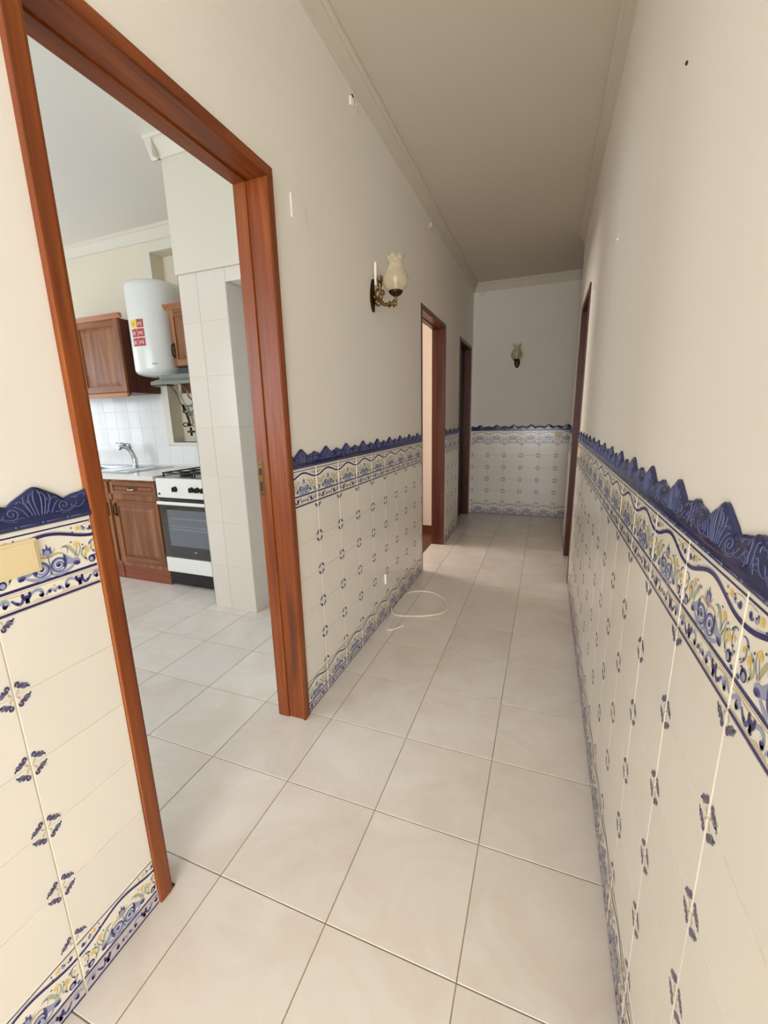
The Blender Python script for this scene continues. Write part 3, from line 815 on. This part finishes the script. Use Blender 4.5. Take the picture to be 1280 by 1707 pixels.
# telephone cable on the floor
def chaikin(P, n=3):
    for _ in range(n):
        Q = [P[0]]
        for a, b in zip(P, P[1:]): Q += [tuple(.75*x+.25*y for x, y in zip(a, b)), tuple(.25*x+.75*y for x, y in zip(a, b))]
        P = Q+[P[-1]]
    return P
c = [(.004,2.02,.02),(.012,1.99,.006),(.06,1.957,.004),(.13,1.975,.004),(.202,1.997,.004),(.288,2.043,.004),(.338,2.10,.004),(.345,2.187,.004),(.30,2.29,.004),(.22,2.37,.004),(.135,2.389,.004),(.052,2.363,.004),(.010,2.302,.004),(.008,2.19,.008),(.010,2.06,.006),(.02,1.97,.005),(.038,1.88,.004),(.060,1.77,.004),(.085,1.77,.004),(.11,1.80,.004),(.142,1.852,.004)]
m = MB(); m.tube(chaikin(c), .0036, 'cable', 8)
tag(m.build('telephone_cable'), 'thin white cable looped on the floor tiles by the left wall', 'cable')
m = MB(); m.box((-.001, 1.915, .225), (.010, 1.935, .292), 'cable', .003)
tag(m.build('cable_end'), 'short white cable socket stub low on the left dado above the floor cable', 'cable socket')

# ------------------------------------------------------------------ kitchen
def panel_door(name, x0, x1, z0, z1, yf, parent, handle=None, label=None, grain='z'):
    """raised-panel door, front face at y = yf (facing -y)"""
    th = .02; st = .048 if (z1-z0) > .2 else .026
    m = MB()
    k, kx = 'cab_z', 'cab_x'
    m.box((x0, yf, z0), (x0+st, yf+th, z1), k, .003); m.box((x1-st, yf, z0), (x1, yf+th, z1), k, .003)
    m.box((x0+st, yf, z0), (x1-st, yf+th, z0+st), kx, .003); m.box((x0+st, yf, z1-st), (x1-st, yf+th, z1), kx, .003)
    d = m.build(name, parent)
    m = MB()
    a, b, c_, e = x0+st, x1-st, z0+st, z1-st; r = .030 if (z1-z0) > .2 else .012
    yb, yt = yf+.012, yf+.003
    vs = [(a,yb,c_),(b,yb,c_),(b,yb,e),(a,yb,e),(a+.006,yb,c_+.006),(b-.006,yb,c_+.006),(b-.006,yb,e-.006),(a+.006,yb,e-.006),(a+r,yt,c_+r),(b-r,yt,c_+r),(b-r,yt,e-r),(a+r,yt,e-r)]
    fs = [(8,9,10,11)]
    for l in (0, 4):
        for i in range(4): fs.append((l+i, l+(i+1)%4, l+4+(i+1)%4, l+4+i))
    m.add(vs, fs, k if grain == 'z' else kx); p = m.build('raised_panel', d)
    if handle:
        hx, hz, vert = handle
        m = MB()
        if vert:
            m.box((hx-.011, yf-.003, hz-.055), (hx+.011, yf, hz+.055), 'bronze', .0025)
            m.tube([(hx, yf-.002, hz+.042),(hx, yf-.020, hz+.036),(hx, yf-.024, hz+.0),(hx, yf-.020, hz-.036),(hx, yf-.002, hz-.042)], [.004,.005,.006,.005,.004], 'bronze', 8)
        else:
            m.box((hx-.05, yf-.003, hz-.009), (hx+.05, yf, hz+.009), 'brass', .0025)
            m.tube([(hx-.038, yf-.002, hz),(hx-.034, yf-.018, hz-.003),(hx, yf-.022, hz-.006),(hx+.034, yf-.018, hz-.003),(hx+.038, yf-.002, hz)], [.004,.005,.006,.005,.004], 'chrome', 8)
        m.build('handle', d)
    return d

def base_cabinet(x0, x1, label, hside):
    t = empty('base_cabinet', ((x0+x1)/2, 2.1, 0), label, 'cabinet', 'base cabinets under the worktop')
    m = MB(); m.box((x0, 1.917, .115), (x0+.016, 2.43, .822), 'cabside'); m.box((x1-.016, 1.917, .115), (x1, 2.43, .822), 'cabside'); m.box((x0+.016, 1.917, .115), (x1-.016, 2.43, .131), 'cabside'); m.box((x0+.016, 2.42, .131), (x1-.016, 2.43, .822), 'cabside')
    m.box((x0, 1.902, .115), (x1, 1.917, .822), 'cab_z', .001); m.build('body', t)
    m = MB(); m.box((x0, 1.905, 0), (x1, 1.925, .125), 'plinth', .001); m.build('plinth', t)
    gx = .012
    hx = x0+gx+.03 if hside < 0 else x1-gx-.03
    panel_door('door', x0+gx, x1-gx, .150, .655, 1.885, t, (hx, .58, True))
    panel_door('drawer', x0+gx, x1-gx, .705, .800, 1.885, t, ((x0+x1)/2, .7525, False), grain='x')
    return t
base_cabinet(-2.27, -1.775, 'brown wooden base cabinet with drawer, directly left of the cooker', -1)
base_cabinet(-2.775, -2.28, 'brown wooden base cabinet half hidden behind the kitchen door frame, left of the other one', 1)

def wall_cabinet(x0, x1, z0, z1, yf, label, doors, rail=True, overhang_l=.0, side='cabside', back=KB):
    t = empty('wall_cabinet', ((x0+x1)/2, (yf+back)/2, z0), label, 'cabinet')
    m = MB(); m.box((x0, yf+.02, z0), (x1, back-.006, z1), side, .001); m.build('body', t)
    for (a, b, hs) in doors:
        panel_door('door', a+.003, b-.003, z0+.005, z1-.003, yf, t, ((a+.028 if hs < 0 else b-.028), z0+.11, True))
    m = MB()
    pr = [(0,0),(.012,.0),(.016,.010),(.030,.026),(.034,.034),(.0,.034)]
    m.extrude(pr, (x0-.03, yf+.02, z1), (x1+.0 if x1 > -1.3 else x1+.03, yf+.02, z1), 'crownw', ((0,-1,0),(0,0,1)))
    if overhang_l:
        m.extrude(pr, (x0, yf+.02, z1), (x0, back-.02, z1), 'crownw', ((-1,0,0),(0,0,1)))
    m.build('crown_moulding', t)
    if rail:
        m = MB(); m.box((x0, yf-.006, z0-.032), (x1, yf+.02, z0), 'crownw', .004); m.build('light_rail', t)
        m = MB(); m.box((x1-.05, yf+.03, z0-.014), (x1-.02, yf+.05, z0), 'bronze', .002); m.build('foot', t)
    return t
wall_cabinet(-3.25, -2.247, 1.478, 2.03, 2.15, 'large brown wall cabinet with raised panel door, above the sink, left of the water heater', [(-3.25,-2.752,1),(-2.748,-2.247,-1)])
wall_cabinet(-1.705, -1.175, 1.632, 2.022, 2.12, 'short brown wall cabinet above the cooker hood, partly hidden by the pillar', [(-1.705,-1.44,-1),(-1.44,-1.175,1)], rail=False, overhang_l=1, back=KB+.004)

# brown batten behind the hood
m = MB(); m.box((-2.04, KB+.02, 1.475), (-1.18, KB+.05, 1.555), 'cabside', .002)
for zz in (0,): m.box((-1.20, KB+.0, 1.485), (-1.18, KB+ND-.001, 1.545), 'cabside')
m.box((-2.04, KB+.04, 1.485), (-2.02, KB+ND-.001, 1.545), 'cabside')
tag(m.build('wooden_batten'), 'dark brown wooden strip on the wall just under the cooker hood', 'batten')

# worktop
wt = empty('worktop', (-2.7, 2.15, .822), 'pale speckled stone worktop running over the base cabinets', 'worktop')
m = MB()
sx0, sx1, sy0, sy1 = -3.05, -2.16, 1.97, 2.40
X1 = -1.772; X00 = -4.0
for a, b in (((X00, 1.865, .8225), (X1, sy0, .856)), ((X00, sy1, .8225), (X1, KB-.006, .856)), ((X00, sy0, .8225), (sx0, sy1, .856)), ((sx1, sy0, .8225), (X1, sy1, .856))):
    m.box(a, b, 'worktop')
m.build('slab', wt)
m = MB(); m.box((X00, KB-.022, .8562), (-1.18, KB-.0065, .872), 'worktop', .003); m.box((X1, 2.472-.03, .85), (-1.18, KB-.0065, .872), 'worktop'); m.build('upstand', wt)
# sink
sk = empty('sink', (-2.6, 2.18, .856), 'stainless steel inset sink with drainer in the worktop', 'sink')
m = MB()
bx0, bx1, by0, by1 = -2.98, -2.62, 2.02, 2.32
m.box((sx0-.01, sy0-.01, .8565), (sx1+.01, by0, .861), 'steel', .002); m.box((sx0-.01, by1, .8565), (sx1+.01, sy1+.01, .861), 'steel', .002)
m.box((sx0-.01, by0, .8565), (bx0, by1, .861), 'steel', .002); m.box((bx1, by0, .8565), (sx1+.01, by1, .861), 'steel', .002)
m.build('rim', sk)
m = MB()
vs = [(bx0,by0,.860),(bx1,by0,.860),(bx1,by1,.860),(bx0,by1,.860),(bx0+.02,by0+.02,.735),(bx1-.02,by0+.02,.735),(bx1-.02,by1-.02,.735),(bx0+.02,by1-.02,.735)]
m.add(vs, [(0,1,5,4),(1,2,6,5),(2,3,7,6),(3,0,4,7),(4,5,6,7)], 'steel'); m.build('bowl', sk)
m = MB()
for i in range(9): m.tube([(bx1+.05, by0+.02+i*.032, .8615), (sx1-.03, by0+.02+i*.032, .8615)], .003, 'steel', 8)
m.build('drainer_ribs', sk)
# tap
tp = empty('tap', (-2.43, 2.27, .861), 'chrome single-lever mixer tap rising from the sink', 'tap')
m = MB(); m.lathe([(0,0),(.028,0),(.028,.006),(.022,.012),(.020,.04),(.021,.08),(.018,.09),(0,.092)], (-2.43,2.27,.861), 'chrome', 24); m.build('body', tp)
m = MB(); m.tube(chaikin([(-2.43,2.27,.92),(-2.438,2.265,.97),(-2.455,2.255,1.02),(-2.48,2.23,1.045),(-2.505,2.205,1.04),(-2.512,2.198,1.02)], 2), [.021-.005*i/20 for i in range(40)], 'chrome', 12); m.build('spout', tp)
m = MB(); m.tube([(-2.452,2.256,1.03),(-2.456,2.252,1.056),(-2.47,2.235,1.062)], [.018,.016,.010], 'chrome', 14)
m.tube([(-2.46,2.25,1.058),(-2.50,2.215,1.072),(-2.53,2.19,1.076)], [.007,.006,.004], 'chrome', 8); m.build('lever', tp)

# cooker
ck = empty('cooker', (-1.467, 2.15, 0), 'white gas cooker with black glass oven door, between base cabinet and tiled pillar', 'cooker')
x0, x1, yf = -1.768, -1.168, 1.885
m = MB(); m.box((x0, yf+.02, .03), (x1, 2.43, .838), 'enamel', .004); m.box((x0+.005, yf+.05, .0), (x0+.04, yf+.09, .03), 'chrome'); m.box((x1-.04, yf+.05, 0), (x1-.005, yf+.09, .03), 'chrome'); m.box((x0+.005, 2.35, .0), (x0+.04, 2.39, .03), 'chrome'); m.box((x1-.04, 2.35, 0), (x1-.005, 2.39, .03), 'chrome'); m.build('body', ck)
m = MB(); m.box((x0, yf-.004, .700), (x1, yf+.022, .842), 'enamel', .005); cp = m.build('control_panel', ck)
m = MB(); m.box((x0+.002, yf+.0, .690), (x1-.002, yf+.02, .700), 'black'); m.build('vent_gap', ck)
for kx in (-1.585, -1.430, -1.378, -1.325, -1.272):
    m = MB(); m.lathe([(.021,0),(.020,-.006),(.016,-.010),(.014,-.022),(0,-.023)], (kx, yf-.004, .767), 'black', 20, 'y'); m.box((kx-.004, yf-.034, .750), (kx+.004, yf-.014, .784), 'black', .002); m.build('knob', cp)
m = MB(); m.lathe([(.008,0),(.007,-.006),(0,-.007)], (-1.742, yf-.004, .728), 'black', 14, 'y'); m.build('ignition_button', cp)
m = MB(); m.box((x0+.006, yf-.002, .246), (x1-.006, yf+.02, .690), 'ovenglass', .004); od = m.build('oven_door', ck)
m = MB(); m.box((x0+.07, yf-.0026, .335), (x1-.07, yf-.0018, .612), 'ovenwin'); 
m.build('oven_window', od)
m = MB()
for zz in (.545, .485, .462): m.box((x0+.10, yf-.0030, zz), (x1-.10, yf-.0026, zz+.004), 'grey')
m.build('oven_shelf', od)
m = MB(); m.box((x0+.01, yf-.03, .652), (x1-.01, yf-.012, .676), 'enamel', .006)
for xx in (x0+.04, x1-.04): m.box((xx-.012, yf-.014, .655), (xx+.012, yf+.0, .673), 'enamel', .002)
m.build('handle', od)
m = MB(); m.lathe([(0,0),(.010,0),(.010,-.0012),(0,-.0014)], (-1.462, yf-.002, .298), 'grey', 20, 'y', sy=.55)
m.tube([(-1.480, yf-.003, .290),(-1.474, yf-.003, .304),(-1.468, yf-.003, .290)], .0012, 'wht', 5); m.build('badge', od)
m = MB(); m.box((x0+.002, yf-.004, .126), (x1-.002, yf+.02, .240), 'enamel', .004); m.build('drawer_front', ck)
m = MB(); m.box((x0+.006, yf+.006, .022), (x1-.006, yf+.021, .122), 'black', .003); m.build('kickboard', ck)
m = MB(); m.box((x0, yf+.01, .838), (x1, 2.43, .846), 'steel', .003); m.build('hob', ck)
for bx in (-1.62, -1.315):
    for by in (2.03, 2.30):
        m = MB(); m.lathe([(0,.846),(.045,.846),(.045,.856),(.034,.860),(.030,.868),(0,.869)], (bx, by, 0), 'iron', 24); m.build('burner', ck)
for (a, b) in ((-1.755, -1.475), (-1.460, -1.180)):
    m = MB()
    for yy in (1.94, 2.165, 2.39): m.box((a, yy-.004, .868), (b, yy+.004, .878), 'iron', .001)
    for xx in (a+.004, (a+b)/2, b-.004): m.box((xx-.004, 1.94, .868), (xx+.004, 2.39, .878), 'iron', .001)
    for yy in (2.03, 2.30):
        m.box((a, yy-.003, .870), (b, yy+.003, .878), 'iron', .001)
    for xx in (a+.004, b-.004):
        for yy in (1.945, 2.385): m.box((xx-.004, yy-.004, .846), (xx+.004, yy+.004, .870), 'iron')
    m.build('pan_support', ck)

# cooker hood
hd = empty('cooker_hood', (-1.49, 2.2, 1.5), 'slim grey steel cooker hood under the short wall cabinet', 'hood')
m = MB(); m.box((-1.79, 2.06, 1.535), (-1.18, KB-.004, 1.574), 'hoodg', .004)
m.box((-1.70, 2.16, 1.574), (-1.18, KB-.004, 1.631), 'hoodf', .002); m.build('body', hd)
m = MB(); 
vs = [(-1.80,1.985,1.500),(-1.18,1.985,1.500),(-1.18,2.10,1.535),(-1.80,2.10,1.535),(-1.80,1.985,1.522),(-1.18,1.985,1.522),(-1.18,2.10,1.560),(-1.80,2.10,1.560)]
m.add(vs, [(0,3,2,1),(4,5,6,7),(0,1,5,4),(1,2,6,5),(2,3,7,6),(3,0,4,7)], 'hoodg'); m.box((-1.79, 1.99, 1.492), (-1.66, 2.06, 1.502), 'black', .002); m.build('visor', hd)
m = MB(); m.box((-1.77, 2.10, 1.528), (-1.50, 2.42, 1.536), 'hoodf', .001); m.build('filter', hd)
m = MB(); m.box((-1.46, 2.10, 1.528), (-1.20, 2.42, 1.536), 'hoodf', .001); m.build('filter', hd)

# water heater
hc = (-1.952, 2.262); R_ = .2
wh = empty('water_heater', (hc[0], hc[1], 1.58), 'tall white cylindrical water heater with red and yellow sticker, hung on the kitchen wall', 'water heater')
m = MB(); pf = [(0,1.585),(.10,1.586),(.155,1.592),(.188,1.604),(.199,1.622),(.2,1.64),(.2,2.19),(.198,2.215),(.186,2.238),(.15,2.252),(0,2.256)]
m.lathe(pf, (hc[0], hc[1], 0), 'heater', 64); m.build('tank', wh)
m = MB(); m.box((hc[0]-.05, KB+.08-.001, 2.05), (hc[0]+.05, KB+ND-.0005, 2.11), 'steel'); m.box((hc[0]-.03, hc[1]+R_-.02, 2.05), (hc[0]+.03, KB+.09, 2.10), 'steel'); m.build('wall_bracket', wh)
def onc(a, z, d=.0006): return (hc[0]+(R_+d)*math.cos(a), hc[1]+(R_+d)*math.sin(a), z)
def patch(mb, a0, a1, z0, z1, key, d=.0006):
    n = 6; vs = []
    for i in range(n+1):
        a = a0+(a1-a0)*i/n; vs += [onc(a, z0, d), onc(a, z1, d)]
    mb.add(vs, [(2*i, 2*i+2, 2*i+3, 2*i+1) for i in range(n)], key)
# the sticker sits to the left of the front as seen from the doorway
va = math.atan2(-.352-hc[1], .88-hc[0]); sa0, sa1 = va-1.12, va-.50
m = MB(); sw = sa1-sa0
z1, z0 = 1.975, 1.785; hh = (z1-z0)/3
patch(m, sa0, sa1, z0, z1, 'wht', .0004)
for r in range(3):
    for c_ in range(2):
        a0 = sa0+sw*(.02 if c_ == 0 else .52); a1 = sa0+sw*(.50 if c_ == 0 else .98)
        patch(m, a0, a1, z1-(r+1)*hh+.003, z1-r*hh-.003, 'yellow' if (r == 0 and c_ == 0) else 'red', .0007)
        for q in range(3):
            patch(m, a0+sw*(.08+.1*q), a0+sw*(.12+.1*q), z1-(r+.75-.12*(q % 2))*hh, z1-(r+.35)*hh, 'wht' if c_ else 'red' if r == 0 else 'wht', .001)
st = m.build('sticker', wh); st['label'] = 'red and yellow information sticker'
m = MB(); patch(m, va-.40, va-.20, 1.660, 1.667, 'grey', .0006); m.build('maker_mark', wh)
m = MB(); m.lathe([(0,1.555),(.035,1.555),(.045,1.562),(.05,1.586)], (hc[0]+.02, hc[1]-.02, 0), 'black', 20); m.build('thermostat_cap', wh)

# pipes in the niche
def P(x, z, y=KB+.07): return (x, y, z)
m = MB(); m.tube(chaikin([(-2.02,2.30,1.57),(-2.09,2.44,1.52),P(-2.15,1.49),P(-2.135,1.43),P(-2.11,1.385),P(-2.085,1.37)],2), .007, 'hose', 8)
tag(m.build('flexible_hose'), 'braided steel hose coming down on the left under the water heater', 'hose')
m = MB(); m.tube(chaikin([(-1.92,2.32,1.57),(-1.93,2.455,1.50),(-1.945,2.455,1.45),P(-1.965,1.41),P(-1.985,1.38),P(-2.03,1.37),P(-2.065,1.375)],2), .007, 'hose', 8)
tag(m.build('flexible_hose'), 'braided steel hose curving from the right part of the water heater to the valve', 'hose')
m = MB(); m.tube(chaikin([P(-2.06,1.30),P(-2.02,1.30),P(-1.98,1.34),P(-1.92,1.34),P(-1.90,1.30),P(-1.90,1.25)],2), .008, 'hose', 8)
m.lathe([(0,-.03),(.014,-.03),(.014,.0),(0,.0)], P(-1.90,1.25), 'bronze', 8)
tag(m.build('flexible_hose'), 'short braided hose arching right from the valve towards the pillar', 'hose')
vv = empty('safety_valve', P(-2.08,1.33), 'brass and chrome safety valve with handle below the water heater', 'valve')
m = MB(); m.tube([P(-2.095,1.385),P(-2.08,1.34),P(-2.06,1.30),P(-2.045,1.24),P(-2.045,1.20)], [.010,.014,.012,.010,.012], 'bronze', 10); m.tube([P(-2.10,1.325),P(-2.05,1.325)], .010, 'chrome', 10)
m.tube([(-2.06,KB+.07,1.30),(-2.06,KB+ND,1.30)], .008, 'chrome', 8); m.build('valve_body', vv)
m = MB(); m.tube([P(-2.09+.025*math.cos(a*PI/8), 1.215+.016*math.sin(a*PI/8)) for a in range(17)], .0045, 'bronze', 8); m.build('handle_ring', vv)
m = MB(); m.tube([P(-2.04,1.21),P(-1.97,1.215)], .004, 'chrome', 8); m.build('outlet', vv)
cv = empty('cross_valve', P(-1.985,1.155), 'small chrome stop valve with cross handle on the niche wall', 'valve')
m = MB()
m.tube([(-1.985,KB+ND,1.155),(-1.985,KB+.02,1.155)], .009, 'chrome', 10); m.build('stem', cv)
m = MB(); m.tube([(-2.02,KB+.02,1.155),(-1.95,KB+.02,1.155)], [.009,.009], 'bronze', 8); m.tube([(-1.985,KB+.02,1.12),(-1.985,KB+.02,1.19)], [.009,.009], 'bronze', 8); m.build('cross_handle', cv)
m = MB(); m.tube([(-1.955,KB+.06,1.066),(-1.955,KB+.06,1.09)], .012, 'chrome', 10); m.tube([(-1.955,KB+.06,1.085),(-1.92,KB+.02,1.085)], .008, 'bronze', 8)
tag(m.build('gas_tap'), 'little metal gas tap on the white ledge of the niche', 'valve')

# ------------------------------------------------------------------ camera
cam = bpy.data.cameras.new('camera'); co = bpy.data.objects.new('camera', cam); C.objects.link(co)
yaw, pitch, roll = .36851273, .22111829, -.02247366
cy, sy = math.cos(yaw), math.sin(yaw); cp_, sp = math.cos(pitch), math.sin(pitch)
F = Vector((-sy*cp_, cy*cp_, -sp)); Rt = Vector((cy, sy, 0)); U = Rt.cross(F)
cr_, sr = math.cos(roll), math.sin(roll)
R2 = Rt*cr_+U*sr; U2 = -Rt*sr+U*cr_
mw = Matrix(((R2.x, U2.x, -F.x, .88113), (R2.y, U2.y, -F.y, -.35194), (R2.z, U2.z, -F.z, 1.23278), (0, 0, 0, 1)))
co.matrix_world = mw
cam.sensor_fit = 'VERTICAL'; cam.sensor_height = 36; cam.lens = 696.21/1707*36
cam.clip_start = .02
bpy.context.scene.camera = co

# ------------------------------------------------------------------ light
def area(name, loc, target, sx, sy, power, col, spread=180):
    l = bpy.data.lights.new(name, 'AREA'); l.shape = 'RECTANGLE'; l.size = sx; l.size_y = sy; l.energy = power; l.color = col
    l.spread = math.radians(spread)
    o = bpy.data.objects.new(name, l); C.objects.link(o); o.location = loc
    d = Vector(target)-Vector(loc); o.rotation_euler = d.to_track_quat('-Z', 'Z').to_euler()
    return o
area('daylight_hall_window', ((hx0+hx1)/2, HB-.12, 1.35), ((hx0+hx1)/2, 0, 1.35), hx1-hx0, 2.2, 143, (.985, .985, 1))
area('daylight_kitchen_window', (KL-.12, (wy0+wy1)/2, (wz0+wz1)/2), (0, (wy0+wy1)/2, (wz0+wz1)/2-.2), 1.3, 1.2, 21, (.78, .88, 1))
area('daylight_kitchen_front_window', ((fx0+fx1)/2, KY-.12, 1.57), ((fx0+fx1)/2, 0, 1.57), 1.8, 1.25, 62, (.78, .88, 1))
area('daylight_bedroom_window', (-2.68, 3.5, 1.5), (0, 3.4, 1.2), 1.0, 1.2, 66, (1, .93, .86))
w = bpy.data.worlds.new('world'); bpy.context.scene.world = w; w.use_nodes = True
w.node_tree.nodes['Background'].inputs[0].default_value = (.9, .95, 1, 1); w.node_tree.nodes['Background'].inputs[1].default_value = .6

sc = bpy.context.scene
sc.view_settings.view_transform = 'Standard'; sc.view_settings.look = 'None'; sc.view_settings.gamma = 1
sc.view_settings.use_curve_mapping = False
sc.view_settings.exposure = 0.13
try:
    sc.cycles.max_bounces = 12; sc.cycles.diffuse_bounces = 8; sc.cycles.transparent_max_bounces = 12
except Exception: pass
